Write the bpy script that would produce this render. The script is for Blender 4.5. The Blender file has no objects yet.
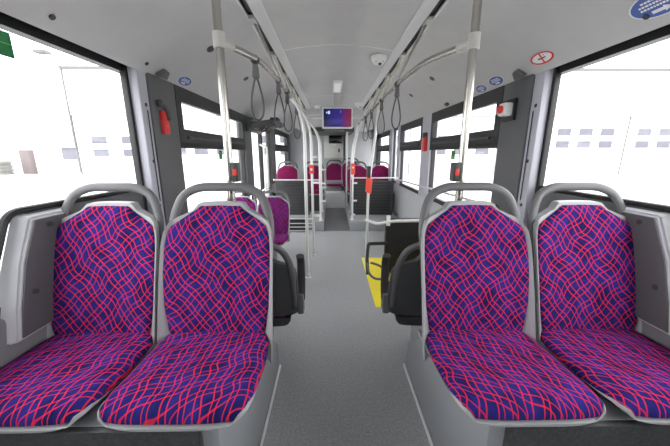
import bpy, bmesh, math, random
from math import sin, cos, pi, radians, atan, sqrt
from mathutils import Vector, Matrix
random.seed(4)
SC = bpy.context.scene
COL = SC.collection

# ------------------------------------------------------------------ helpers
class MB:
    """collects shapes into one bmesh"""
    def __init__(self):
        self.bm = bmesh.new(); self.uv = self.bm.loops.layers.uv.new('UVMap')
    def _xf(self, verts, M):
        if M is not None:
            for v in verts: v.co = M @ v.co
    def box(self, x0, x1, y0, y1, z0, z1, bev=0.0, M=None, seg=2):
        t = bmesh.new()
        bmesh.ops.create_cube(t, size=1.0)
        for v in t.verts:
            v.co = Vector(((x0+x1)/2 + v.co.x*(x1-x0), (y0+y1)/2 + v.co.y*(y1-y0), (z0+z1)/2 + v.co.z*(z1-z0)))
        if bev > 0:
            bmesh.ops.bevel(t, geom=t.edges[:], offset=bev, segments=seg, affect='EDGES', profile=0.6)
        self._merge(t, M); return self
    def _merge(self, t, M=None):
        mp = {}
        for v in t.verts:
            mp[v.index] = self.bm.verts.new(M @ v.co if M is not None else v.co)
        t.verts.index_update()
        mp = {}
        new = self.bm.verts
        base = len(new) - len(t.verts)
        self.bm.verts.ensure_lookup_table()
        for i, v in enumerate(t.verts): mp[v] = self.bm.verts[base+i]
        for f in t.faces:
            try: self.bm.faces.new([mp[v] for v in f.verts])
            except ValueError: pass
        t.free()
    def tube(self, pts, r, n=12, closed=False, ry=None, taper=None, M=None):
        pts = [Vector(p) for p in pts]; m = len(pts)
        ry = ry or r
        T = []
        for i in range(m):
            if closed: d = pts[(i+1) % m] - pts[i-1]
            else: d = pts[min(i+1, m-1)] - pts[max(i-1, 0)]
            T.append(d.normalized())
        up = Vector((0, 0, 1)) if abs(T[0].z) < .9 else Vector((0, 1, 0))
        N = (up - T[0]*up.dot(T[0])).normalized()
        rings = []
        for i in range(m):
            N = (N - T[i]*N.dot(T[i])).normalized(); B = T[i].cross(N)
            k = taper(i/(m-1)) if taper else 1.0
            ring = [self.bm.verts.new(pts[i] + (N*cos(2*pi*j/n)*r + B*sin(2*pi*j/n)*ry)*k) for j in range(n)]
            rings.append(ring)
        if M is not None:
            for rg in rings: self._xf(rg, M)
        for i in range(m if closed else m-1):
            a, b = rings[i], rings[(i+1) % m]
            for j in range(n): self.bm.faces.new((a[j], a[(j+1) % n], b[(j+1) % n], b[j]))
        if not closed:
            self.bm.faces.new(rings[0][::-1]); self.bm.faces.new(rings[-1])
        return self
    def lathe(self, prof, c=(0, 0, 0), axis='Z', n=24, M=None):
        c = Vector(c); rings = []
        for r, h in prof:
            ring = []
            for j in range(n):
                a = 2*pi*j/n; p = Vector((r*cos(a), r*sin(a), h))
                if axis == 'Y': p = Vector((p.x, p.z, -p.y))
                if axis == 'X': p = Vector((p.z, p.y, -p.x))
                if M is not None: p = M @ p
                ring.append(self.bm.verts.new(c + p))
            rings.append(ring)
        for a, b in zip(rings, rings[1:]):
            for j in range(n): self.bm.faces.new((a[j], a[(j+1) % n], b[(j+1) % n], b[j]))
        self.bm.faces.new(rings[0][::-1]); self.bm.faces.new(rings[-1])
        return self
    def prism(self, poly, axis, a, b, bev=0.0):
        """polygon in the plane normal to axis, extruded a..b"""
        t = bmesh.new()
        def P(u, v, w):
            return {'X': (w, u, v), 'Y': (u, w, v), 'Z': (u, v, w)}[axis]
        A = [t.verts.new(P(u, v, a)) for u, v in poly]; B = [t.verts.new(P(u, v, b)) for u, v in poly]
        t.faces.new(A[::-1]); t.faces.new(B); n = len(poly)
        for i in range(n): t.faces.new((A[i], A[(i+1) % n], B[(i+1) % n], B[i]))
        bmesh.ops.recalc_face_normals(t, faces=t.faces[:])
        if bev > 0: bmesh.ops.bevel(t, geom=t.edges[:], offset=bev, segments=2, affect='EDGES', profile=0.6)
        self._merge(t); return self
    def frame(self, outer, inner, x0, x1):
        """rectangular ring in the YZ plane; outer/inner = (y0,y1,z0,z1)"""
        (a0, a1, b0, b1), (c0, c1, d0, d1) = outer, inner
        self.box(x0, x1, a0, a1, b0, d0); self.box(x0, x1, a0, a1, d1, b1)
        self.box(x0, x1, a0, c0, d0, d1); self.box(x0, x1, c1, a1, d0, d1); return self
    def sheet(self, f, nu, nv, uvf=None, thick=None):
        """grid surface f(s,t), s,t in 0..1"""
        V = [[self.bm.verts.new(f(i/nu, j/nv)) for i in range(nu+1)] for j in range(nv+1)]
        for j in range(nv):
            for i in range(nu):
                fc = self.bm.faces.new((V[j][i], V[j][i+1], V[j+1][i+1], V[j+1][i]))
                if uvf:
                    for lp, (a, b) in zip(fc.loops, ((i, j), (i+1, j), (i+1, j+1), (i, j+1))):
                        lp[self.uv].uv = uvf(a/nu, b/nv)
        return V
    def build(self, name, mat, parent=None, sharp=38, recalc=True):
        bm = self.bm
        if recalc: bmesh.ops.recalc_face_normals(bm, faces=bm.faces[:])
        me = bpy.data.meshes.new(name); bm.to_mesh(me); bm.free()
        me.materials.append(mat)
        me.polygons.foreach_set('use_smooth', [True]*len(me.polygons))
        me.set_sharp_from_angle(angle=radians(sharp))
        o = bpy.data.objects.new(name, me); COL.objects.link(o)
        if parent: o.parent = parent
        return o

def tag(o, label=None, cat=None, group=None, kind=None):
    if label: o['label'] = label
    if cat: o['category'] = cat
    if group: o['group'] = group
    if kind: o['kind'] = kind
    return o
def thing(name, label, cat, loc=(0, 0, 0), rz=0.0, group=None):
    o = bpy.data.objects.new(name, None); COL.objects.link(o); o.empty_display_size = .1
    o.location = loc; o.rotation_euler = (0, 0, rz)
    return tag(o, label, cat, group)
def struct_empty(name, label=None, cat=None):
    o = bpy.data.objects.new(name, None); COL.objects.link(o); o.empty_display_size = .1
    return tag(o, label, cat, kind='structure')
def struct(name, mb, mat, label, cat, sharp=38):
    return tag(mb.build(name, mat, sharp=sharp), label, cat, kind='structure')
def dup(root, loc, rz, label, group=None):
    r = root.copy(); COL.objects.link(r); r.location = loc; r.rotation_euler = (0, 0, rz); r['label'] = label
    if group: r['group'] = group
    for ch in list(root.children):
        c = ch.copy(); COL.objects.link(c); c.parent = r
        for g in list(ch.children):
            d = g.copy(); COL.objects.link(d); d.parent = c
    return r
def fillet(pts, r, n=6):
    """round the corners of a polyline"""
    pts = [Vector(p) for p in pts]; out = [pts[0]]
    for a, b, c in zip(pts, pts[1:], pts[2:]):
        u, v = (a-b), (c-b); k = min(r, u.length*.49, v.length*.49)
        p, q = b+u.normalized()*k, b+v.normalized()*k
        for i in range(n+1):
            t = i/n; out.append(p*(1-t)**2 + b*2*t*(1-t) + q*t*t)
    out.append(pts[-1]); return out
def interp(tab, x):
    if x <= tab[0][0]: return tab[0][1]
    for (a, b), (c, d) in zip(tab, tab[1:]):
        if x <= c:
            t = (x-a)/(c-a); t = t*t*(3-2*t)*.5 + t*.5
            return b+(d-b)*t
    return tab[-1][1]

# ------------------------------------------------------------------ materials
def mat(name, col, rough=.5, metal=0.0, spec=.5, bump=0.0, bscale=200, vary=0.0, vscale=6, emit=None, estr=0):
    m = bpy.data.materials.new(name); m.use_nodes = True
    nt = m.node_tree; b = nt.nodes['Principled BSDF']
    b.inputs['Base Color'].default_value = (*col, 1); b.inputs['Roughness'].default_value = rough
    b.inputs['Metallic'].default_value = metal; b.inputs['Specular IOR Level'].default_value = spec
    tc = nt.nodes.new('ShaderNodeTexCoord')
    if vary:
        n = nt.nodes.new('ShaderNodeTexNoise'); n.inputs['Scale'].default_value = vscale; n.inputs['Detail'].default_value = 4
        nt.links.new(tc.outputs['Object'], n.inputs['Vector'])
        r = nt.nodes.new('ShaderNodeValToRGB')
        r.color_ramp.elements[0].color = (*[c*(1-vary) for c in col], 1); r.color_ramp.elements[1].color = (*[min(1, c*(1+vary)) for c in col], 1)
        r.color_ramp.elements[0].position = .3; r.color_ramp.elements[1].position = .7
        nt.links.new(n.outputs['Fac'], r.inputs['Fac']); nt.links.new(r.outputs['Color'], b.inputs['Base Color'])
    if bump:
        n = nt.nodes.new('ShaderNodeTexNoise'); n.inputs['Scale'].default_value = bscale; n.inputs['Detail'].default_value = 3
        nt.links.new(tc.outputs['Object'], n.inputs['Vector'])
        bp = nt.nodes.new('ShaderNodeBump'); bp.inputs['Strength'].default_value = bump; bp.inputs['Distance'].default_value = .002
        nt.links.new(n.outputs['Fac'], bp.inputs['Height']); nt.links.new(bp.outputs['Normal'], b.inputs['Normal'])
    if emit:
        b.inputs['Emission Color'].default_value = (*emit, 1); b.inputs['Emission Strength'].default_value = estr
    return m
class NG:
    def __init__(s, m): s.t = m.node_tree
    def m(s, op, a, b=None, c=None):
        n = s.t.nodes.new('ShaderNodeMath'); n.operation = op
        for i, x in enumerate((a, b, c)):
            if x is None: continue
            if isinstance(x, (int, float)): n.inputs[i].default_value = x
            else: s.t.links.new(x, n.inputs[i])
        return n.outputs[0]
    def add(s, a, b): return s.m('ADD', a, b)
    def mul(s, a, b): return s.m('MULTIPLY', a, b)
def fabric(nm='woven moquette', c0=(.011, .008, .080), c1=(.024, .022, .20), cl=(.72, .024, .045), wk=1.0):
    m = bpy.data.materials.new(nm); m.use_nodes = True; nt = m.node_tree; g = NG(m)
    b = nt.nodes['Principled BSDF']; b.inputs['Roughness'].default_value = .95; b.inputs['Specular IOR Level'].default_value = .15
    b.inputs['Sheen Weight'].default_value = 0.0
    tc = nt.nodes.new('ShaderNodeTexCoord'); sp = nt.nodes.new('ShaderNodeSeparateXYZ')
    nt.links.new(tc.outputs['UV'], sp.inputs[0]); u, v = sp.outputs[0], sp.outputs[1]
    def wav(p, k, ph): return g.m('SINE', g.add(g.mul(p, k), ph))
    # two wandering diagonal families
    a = g.add(g.mul(u, .80), g.mul(v, .60)); c = g.add(g.mul(u, -.72), g.mul(v, .69))
    A = g.add(a, g.add(g.mul(wav(c, 47, .4), .0045), g.mul(wav(c, 19, 1.9), .0055)))
    B = g.add(c, g.add(g.mul(wav(a, 43, 2.2), .0045), g.mul(wav(a, 17, .7), .0065)))
    def pairs(f, S, w, gap):
        x = g.mul(g.m('FRACT', g.add(g.mul(f, 1/S), 40.0)), S)       # 0..S
        d = g.m('ABSOLUTE', g.add(g.m('ABSOLUTE', g.add(x, -S/2)), -gap/2))
        mr = nt.nodes.new('ShaderNodeMapRange'); mr.interpolation_type = 'SMOOTHSTEP'
        mr.inputs['From Min'].default_value = w*1.25; mr.inputs['From Max'].default_value = w*.55
        mr.inputs['To Min'].default_value = 0; mr.inputs['To Max'].default_value = 1
        nt.links.new(d, mr.inputs['Value']); return mr.outputs[0]
    dn = nt.nodes.new('ShaderNodeTexNoise'); dn.inputs['Scale'].default_value = 11; dn.inputs['Detail'].default_value = 1
    nt.links.new(tc.outputs['UV'], dn.inputs['Vector']); ds = nt.nodes.new('ShaderNodeSeparateColor'); nt.links.new(dn.outputs['Color'], ds.inputs[0])
    A = g.add(A, g.mul(g.add(ds.outputs[0], -.5), .030)); B = g.add(B, g.mul(g.add(ds.outputs[1], -.5), .030))
    la = pairs(A, .047, .00182*wk, .0175); lb = pairs(B, .051, .00165*wk, .0185)
    lines = g.m('MINIMUM', g.add(g.mul(la, .88), g.mul(lb, .74)), 1.0)
    n = nt.nodes.new('ShaderNodeTexNoise'); n.inputs['Scale'].default_value = 14; n.inputs['Detail'].default_value = 2
    nt.links.new(tc.outputs['UV'], n.inputs['Vector'])
    r = nt.nodes.new('ShaderNodeValToRGB'); r.color_ramp.elements[0].position = .35; r.color_ramp.elements[1].position = .65
    r.color_ramp.elements[0].color = (*c0, 1); r.color_ramp.elements[1].color = (*c1, 1)
    nt.links.new(n.outputs['Fac'], r.inputs['Fac'])
    # thread texture
    th = g.mul(g.m('ADD', wav(u, 3000, 0), wav(v, 3000, 0)), .5)
    mx = nt.nodes.new('ShaderNodeMix'); mx.data_type = 'RGBA'
    nt.links.new(lines, mx.inputs['Factor']); nt.links.new(r.outputs['Color'], mx.inputs['A']); mx.inputs['B'].default_value = (*cl, 1)
    nt.links.new(mx.outputs['Result'], b.inputs['Base Color'])
    bp = nt.nodes.new('ShaderNodeBump'); bp.inputs['Strength'].default_value = .25; bp.inputs['Distance'].default_value = .001
    nt.links.new(g.add(th, g.mul(lines, 1.0)), bp.inputs['Height']); nt.links.new(bp.outputs['Normal'], b.inputs['Normal'])
    return m
def speckle(name, base, dark, light, rough, dens=1.0):
    m = bpy.data.materials.new(name); m.use_nodes = True; nt = m.node_tree; g = NG(m); b = nt.nodes['Principled BSDF']
    b.inputs['Roughness'].default_value = rough
    tc = nt.nodes.new('ShaderNodeTexCoord')
    def vor(scale, lo, hi):
        v = nt.nodes.new('ShaderNodeTexVoronoi'); v.inputs['Scale'].default_value = scale
        nt.links.new(tc.outputs['Object'], v.inputs['Vector'])
        mr = nt.nodes.new('ShaderNodeMapRange'); mr.inputs['From Min'].default_value = hi; mr.inputs['From Max'].default_value = lo
        nt.links.new(v.outputs['Distance'], mr.inputs['Value']); return mr.outputs[0]
    n = nt.nodes.new('ShaderNodeTexNoise'); n.inputs['Scale'].default_value = 90; n.inputs['Detail'].default_value = 5
    nt.links.new(tc.outputs['Object'], n.inputs['Vector'])
    r = nt.nodes.new('ShaderNodeValToRGB'); r.color_ramp.elements[0].position = .35; r.color_ramp.elements[1].position = .68
    r.color_ramp.elements[0].color = (*dark, 1); r.color_ramp.elements[1].color = (*base, 1)
    nt.links.new(n.outputs['Fac'], r.inputs['Fac'])
    m1 = nt.nodes.new('ShaderNodeMix'); m1.data_type = 'RGBA'; m1.inputs['B'].default_value = (*light, 1)
    nt.links.new(g.mul(vor(85, .10, .20), .75*dens), m1.inputs['Factor']); nt.links.new(r.outputs['Color'], m1.inputs['A'])
    nt.links.new(m1.outputs['Result'], b.inputs['Base Color'])
    return m
def glass(name, tint=(1, 1, 1)):
    m = bpy.data.materials.new(name); m.use_nodes = True; nt = m.node_tree
    for n in list(nt.nodes):
        if n.type != 'OUTPUT_MATERIAL': nt.nodes.remove(n)
    out = [n for n in nt.nodes if n.type == 'OUTPUT_MATERIAL'][0]
    tr = nt.nodes.new('ShaderNodeBsdfTransparent'); tr.inputs[0].default_value = (*tint, 1)
    gl = nt.nodes.new('ShaderNodeBsdfGlossy'); gl.inputs['Roughness'].default_value = .02
    g = NG(m); lw = nt.nodes.new('ShaderNodeLayerWeight'); lw.inputs['Blend'].default_value = .5
    fac = g.add(.025, g.mul(g.m('POWER', lw.outputs['Facing'], 5.0), .5))     # Schlick reflection, same from both sides
    mx = nt.nodes.new('ShaderNodeMixShader')
    nt.links.new(fac, mx.inputs[0]); nt.links.new(tr.outputs[0], mx.inputs[1]); nt.links.new(gl.outputs[0], mx.inputs[2])
    nt.links.new(mx.outputs[0], out.inputs[0]); return m

M = {}
M['fabric'] = fabric()
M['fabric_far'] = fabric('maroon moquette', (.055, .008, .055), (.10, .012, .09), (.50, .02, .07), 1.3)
M['shell'] = mat('pale grey moulded plastic', (.36, .36, .37), .42, bump=.08, bscale=500)
M['handle'] = mat('mid grey grip plastic', (.125, .125, .128), .45, bump=.08, bscale=500)
M['darkplastic'] = mat('charcoal plastic', (.045, .045, .047), .5, bump=.1, bscale=400)
M['black'] = mat('black rubber', (.012, .012, .013), .5)
M['blackpad'] = mat('black vinyl pad', (.010, .010, .011), .55, bump=.1, bscale=300)
M['ceil'] = mat('light grey ceiling laminate', (.56, .56, .56), .42, vary=.03)
M['cove'] = mat('cove lamp diffuser', (.72, .72, .73), .4, emit=(1, .99, .97), estr=.0)
M['wall'] = mat('grey side lining', (.50, .51, .53), .5, bump=.05, vary=.03)
M['pillar'] = mat('dark grey pillar cover', (.105, .107, .110), .55, bump=.08, bscale=300)
M['pillarlight'] = mat('light grey pillar trim', (.46, .46, .52), .4)
M['lining'] = mat('grey moulded window lining', (.098, .100, .104), .5, bump=.06)
M['plinth'] = mat('grey plinth panel', (.29, .30, .315), .5, bump=.05)
M['floor'] = speckle('speckled grey vinyl', (.41, .415, .425), (.31, .315, .32), (.62, .62, .63), .27)
M['vinyldark'] = speckle('dark speckled vinyl', (.065, .068, .07), (.04, .042, .044), (.18, .18, .18), .5, .6)
M['vinylmid'] = speckle('mid grey speckled vinyl', (.20, .20, .21), (.14, .142, .145), (.4, .4, .4), .4, .8)
M['ledge'] = mat('grey ledge moulding', (.20, .205, .215), .5)
M['yellow'] = mat('yellow floor marking', (.95, .80, .04), .45)
M['steel'] = mat('brushed stainless steel', (.47, .45, .41), .25, metal=1.0, bump=.03, bscale=900)
M['whitemetal'] = mat('pale lit metal', (.72, .72, .71), .3, metal=.25)  # pale colour holds the light caught by the far steel tubes
M['clear'] = mat('pale clear joint plastic', (.50, .49, .46), .35)
M['white'] = mat('white plastic', (.82, .82, .82), .35)
M['cream'] = mat('cream cabinet', (.66, .66, .60), .45)
M['red'] = mat('red plastic', (.75, .035, .03), .4)
M['orange'] = mat('orange red cloth', (.85, .09, .05), .6)
M['blue'] = mat('blue sticker', (.075, .135, .42), .45)
M['stickwhite'] = mat('white print', (.85, .86, .88), .5)
M['green'] = mat('green sticker', (.01, .20, .06), .45)
M['greenlight'] = mat('pale green print', (.25, .50, .12), .45)
M['strap'] = mat('grey strap rubber', (.075, .078, .08), .5)
M['slat'] = mat('dark slatted panel', (.032, .032, .034), .5)
M['maroon'] = None
M['glass'] = glass('window glass')
M['screen'] = mat('dark glass screen', (.01, .01, .012), .15)

# TV picture: dark blue grading to magenta at one side
def tvmat():
    m = bpy.data.materials.new('lit screen picture'); m.use_nodes = True; nt = m.node_tree; b = nt.nodes['Principled BSDF']
    tc = nt.nodes.new('ShaderNodeTexCoord'); sp = nt.nodes.new('ShaderNodeSeparateXYZ'); nt.links.new(tc.outputs['Object'], sp.inputs[0])
    mr = nt.nodes.new('ShaderNodeMapRange'); mr.inputs['From Min'].default_value = -.2; mr.inputs['From Max'].default_value = .2
    nt.links.new(sp.outputs[0], mr.inputs['Value'])
    r = nt.nodes.new('ShaderNodeValToRGB'); e = r.color_ramp.elements
    e[0].position = 0; e[0].color = (.010, .006, .09, 1); e[1].position = 1; e[1].color = (.28, .01, .07, 1)
    k = e.new(.25); k.color = (.02, .012, .22, 1); k = e.new(.62); k.color = (.035, .015, .34, 1); k = e.new(.72); k.color = (.16, .008, .20, 1)
    nt.links.new(mr.outputs[0], r.inputs['Fac'])
    n = nt.nodes.new('ShaderNodeTexNoise'); n.inputs['Scale'].default_value = 9; nt.links.new(tc.outputs['Object'], n.inputs['Vector'])
    mx = nt.nodes.new('ShaderNodeMix'); mx.data_type = 'RGBA'; mx.blend_type = 'MULTIPLY'; mx.inputs['Factor'].default_value = .6
    nt.links.new(r.outputs['Color'], mx.inputs['A']); nt.links.new(n.outputs['Color'], mx.inputs['B'])
    b.inputs['Base Color'].default_value = (.01, .01, .01, 1); b.inputs['Roughness'].default_value = .25
    nt.links.new(mx.outputs['Result'], b.inputs['Emission Color']); b.inputs['Emission Strength'].default_value = .55
    return m
M['tv'] = tvmat()
M['tvtext'] = mat('lit white screen lettering', (.1, .1, .1), .4, emit=(.55, .75, 1), estr=.9)

# ------------------------------------------------------------------ bus shell
XW = 1.20                       # inner face of the side walls
ZW = 1.79                       # top of the side windows
YF, YB = -1.45, 8.2             # front and back of the interior
mb = MB(); mb.box(-1.25, 1.25, YF, 7.0, -.06, 0)
struct('floor', mb, M['floor'], 'speckled light grey vinyl bus floor running down the aisle', 'floor')

# ceiling: arched centre panel, two cove strips, two sloping side panels
cl = struct_empty('ceiling', 'light grey bus ceiling of centre and sloping side panels', 'ceiling')
def centre(s, t):
    x = -.47 + .94*s; return Vector((x, YF + (6.2-YF)*t, 2.205 + .045*(1-(x/.47)**2)))
mb = MB(); mb.sheet(centre, 16, 4); mb.build('centre_panel', M['ceil'], cl)
mb = MB()
for y in (2.80, 5.05):
    mb.tube([(-.47+.94*i/16, y, 2.204 + .045*(1-((-.47+.94*i/16)/.47)**2)) for i in range(17)], .004, 6)
mb.build('panel_joint', M['white'], cl)
for sg in (-1, 1):
    mb = MB(); pr = [(.465, 2.21), (.475, 2.195), (.54, 2.185), (.555, 2.20), (.555, 2.24), (.465, 2.24)]
    mb.prism([(sg*x, z) for x, z in pr], 'Y', YF, 6.2); mb.build('cove_strip', M['cove'], cl)
    mb = MB(); mb.box(min(sg*.555, sg*.60), max(sg*.555, sg*.60), YF, 6.2, 2.215, 2.245); mb.build('cove_slot', M['black'], cl)
    def side(s, t, sg=sg):
        x = .595 + (1.175-.595)*s
        z = 2.200 - .385*s - .0*s + .035*sin(pi*s)
        if s > .93: z -= (s-.93)*.06
        return Vector((sg*x, YF + (YB-YF)*t, z))
    mb = MB(); mb.sheet(side, 28, 6); mb.build('side_panel', M['ceil'], cl)
    mb = MB(); mb.box(min(sg*.598, sg*.606), max(sg*.598, sg*.606), YF, YB, 2.193, 2.206); mb.build('panel_edge', M['white'], cl)
mb = MB(); mb.box(-1.3, 1.3, YF-.1, YB+.1, 2.30, 2.36)
struct('roof', mb, M['white'], 'bus roof above the ceiling panels', 'roof')

# dropped bulkhead at the rear of the ceiling
mb = MB(); mb.prism([(6.2, 2.26), (6.2, 2.10), (6.42, 1.86), (8.2, 1.86), (8.2, 2.26)], 'X', -.80, .84, .012)
struct('trim_1', mb, M['ceil'], 'dropped grey bulkhead across the ceiling behind the screen', 'bulkhead')
mb = MB(); mb.box(-.52, .42, 6.39, 7.9, 1.785, 1.868, .006)
struct('trim_2', mb, M['darkplastic'], 'dark underside panel of the rear ceiling bulkhead', 'bulkhead')

# side walls (lower panel + narrow header), one object each
def wall(sg):
    mb = MB(); x0, x1 = sorted((sg*(XW+.045), sg*(XW+.10)))
    if sg > 0: mb.box(x0, x1, YF, YB, -.06, .80)
    else:
        mb.box(x0, x1, YF, 4.28, -.06, .80); mb.box(x0, x1, 5.62, YB, -.06, .80)
    mb.box(x0, x1, YF, YB, ZW+.045, 2.32)
    return mb
struct('wall_left', wall(-1), M['wall'], 'grey lower wall of the bus on the left under the windows', 'wall')
struct('wall_right', wall(1), M['wall'], 'grey lower wall of the bus on the right under the windows', 'wall')

# pillars between windows: (y0, y1, material)
def pillar(name, sg, y0, y1, label, m='pillar', dx=.035):
    mb = MB(); x0, x1 = sorted((sg*(XW-dx), sg*(XW+.06)))
    mb.box(x0, x1, y0, y1, .78, ZW+.05, .012); return struct(name, mb, M[m], label, 'pillar')
for sg, side, nm in ((-1, 'left', 3), (1, 'right', 10)):
    pillar(f'trim_{nm}', sg, 1.935, 2.25, f'wide dark grey pillar on the {side} behind the big front window')
    p = pillar(f'trim_{nm+1}', sg, 1.848, 1.94, f'light grey vertical trim strip beside the wide {side} pillar', 'pillarlight', .025)
    mb = MB(); a, b = sorted((sg*(XW+.024), sg*(XW+.058))); mb.box(a, b, 1.826, 1.850, .80, ZW+.05, .004); mb.build('edge_seal', M['black'], p)
    mb = MB()
    for z in (1.02, 1.30, 1.63): mb.lathe([(.010, 0), (.012, .003), (.006, .006)], (0, 0, 0), 'X', 12, Matrix.Translation((sg*(XW-.028), 1.89, z)))
    mb.tube([(sg*(XW-.029), 1.90, 1.60), (sg*(XW-.029), 1.90, 1.05)], .003, 6)
    mb.build('screw', M['darkplastic'], p)
pillar('trim_5', -1, 3.93, 4.28, 'grey pillar on the left before the door')
pillar('trim_6', -1, 5.58, 6.05, 'grey pillar on the left after the door', 'pillar')
pillar('trim_7', -1, 7.75, 8.2, 'rear corner pillar on the left', 'pillar')
pillar('trim_12', 1, 3.78, 4.15, 'grey pillar on the right with the red box on it', 'pillarlight')
pillar('trim_13', 1, 5.42, 5.66, 'narrow grey pillar on the right above the dark slatted panel', 'pillarlight')
pillar('trim_14', 1, 6.12, 6.40, 'grey pillar on the right beside the rear seats', 'pillarlight')
pillar('trim_15', 1, 8.0, 8.2, 'rear corner pillar on the right', 'pillar')
for sg, side, nm in ((-1, 'left', 8), (1, 'right', 16)):  # pillars out of view, made wide to cut light near the camera
    pillar(f'trim_{nm}', sg, YF, -.24, f'front pillar on the {side}, widened out of view to hold back light')

# windows: black frame, glass, hopper vent above
WN = [0]
def window(sg, y0, y1, label, hopper=False, z0=.80, dx=0.0, dz=0.0):
    XW = 1.20 + dx; ZW = 1.79 + dz
    WN[0] += 1
    w = struct_empty(f'window_{WN[0]}', label, 'window')
    f = MB(); a, b = sorted((sg*(XW-.012), sg*(XW+.035)))
    f.frame((y0, y1, z0-.03, ZW+.06), (y0+.035, y1-(.035 if hopper else .024), z0+.02, ZW-.012), a, b); f.build('window_frame', M['black'], w)
    g = MB(); a, b = sorted((sg*(XW+.012), sg*(XW+.020))); g.box(a, b, y0+.02, y1-.02, z0, ZW+.02); g.build('pane', M['glass'], w)
    if hopper:
        h = MB(); a, b = sorted((sg*(XW-.035), sg*(XW+.005)))
        h.frame((y0+.01, y1-.01, 1.41, ZW+.03), (y0+.085, y1-.085, 1.525, 1.715), a, b)
        h.box(a, b, y0+.01, y1-.01, 1.385, 1.42)
        hp = h.build('vent_frame', M['black'], w)
        l = MB(); a, b = sorted((sg*(XW-.050), sg*(XW-.034))); l.box(a, b, y0+.12, y1-.12, 1.455, 1.475, .004); l.build('vent_rail', M['darkplastic'], w)
    return w
window(-1, -.25, 1.93, 'big front window on the left without vent', dx=.048, dz=.016)
window(-1, 2.24, 3.95, 'left window with black framed opening vent above', True)
window(-1, 6.03, 7.77, 'left window behind the door beside the rear seats', True)
window(1, -.25, 1.93, 'big front window on the right without vent', dx=.048, dz=.016)
window(1, 2.24, 3.80, 'right window with opening vent behind the steel pole', True)
window(1, 4.13, 5.44, 'right window with opening vent above the handrail', True)
window(1, 5.64, 6.14, 'narrow fixed window on the right between two pale pillars')
window(1, 6.38, 8.02, 'rearmost window on the right with opening vent', True)

# unseen front wall behind the camera, panel raised to darken the near floor
fw = struct_empty('wall_front', 'unseen front end of the bus, panel raised to hold back light', 'wall')
mb = MB(); mb.box(-1.26, 1.26, YF-.06, YF, -.06, 1.58); mb.box(-1.26, 1.26, YF-.06, YF, 1.95, 2.32); mb.build('front_light_block', M['pillar'], fw)
mb = MB(); mb.box(-1.2, 1.2, YF-.03, YF-.02, 1.58, 1.95); mb.build('windscreen', M['glass'], fw)  # pane cut down to a strip to limit light from the front
# rear wall
mb = MB(); mb.box(-1.26, 1.26, YB, YB+.08, -.06, 2.32)
struct('wall_rear', mb, M['wall'], 'grey rear end wall of the bus interior', 'wall')

# door on the left: two glazed leaves in black frames
dr = struct_empty('door_1', 'double passenger door on the left with tall glass leaves', 'door')
for y0, y1 in ((4.30, 4.93), (4.97, 5.60)):
    f = MB(); f.frame((y0, y1, .0, ZW+.04), (y0+.055, y1-.055, .12, ZW-.05), -XW-.03, -XW+.01); lf = f.build('door_leaf', M['black'], dr)
    g = MB(); g.box(-XW-.014, -XW-.006, y0+.04, y1-.04, .1, ZW-.03); g.build('door_pane', M['glass'], lf)
    h = MB(); yy = y1-.10 if y0 < 4.6 else y0+.10
    h.tube(fillet([(-XW+.01, yy, .75), (-XW+.07, yy, .78), (-XW+.07, yy, 1.45), (-XW+.01, yy, 1.48)], .04), .014, 10); h.build('door_handle', M['whitemetal'], lf)
mb = MB(); mb.box(-XW-.04, -XW+.05, 4.28, 5.62, ZW+.0, ZW+.10, .01); mb.build('door_header', M['darkplastic'], dr)

# seat plinths near the camera
def plinth(name, sg, label):
    mb = MB()
    poly = [(.725, 0), (1.66, 0), (1.62, .20), (1.44, .34), (1.30, .56), (.725, .56)]
    a, b = sorted((sg*.41, sg*(XW+.01))); mb.prism(poly, 'X', a, b, .012)
    o = struct(name, mb, M['plinth'], label, 'seat plinth')
    k = MB(); a, b = sorted((sg*.408, sg*.396)); k.box(a, b, .68, 1.655, .002, .016, .003); k.build('edge_strip', M['white'], o)
    v = MB(); a, b = sorted((sg*.46, sg*XW)); v.box(a, b, .705, .727, .0, .556, .004); v.build('front_cover', M['vinyldark'], o)
    return o
plinth('trim_20', -1, 'grey plinth carrying the two nearest seats on the left')
plinth('trim_21', 1, 'grey plinth carrying the two nearest seats on the right')

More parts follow.
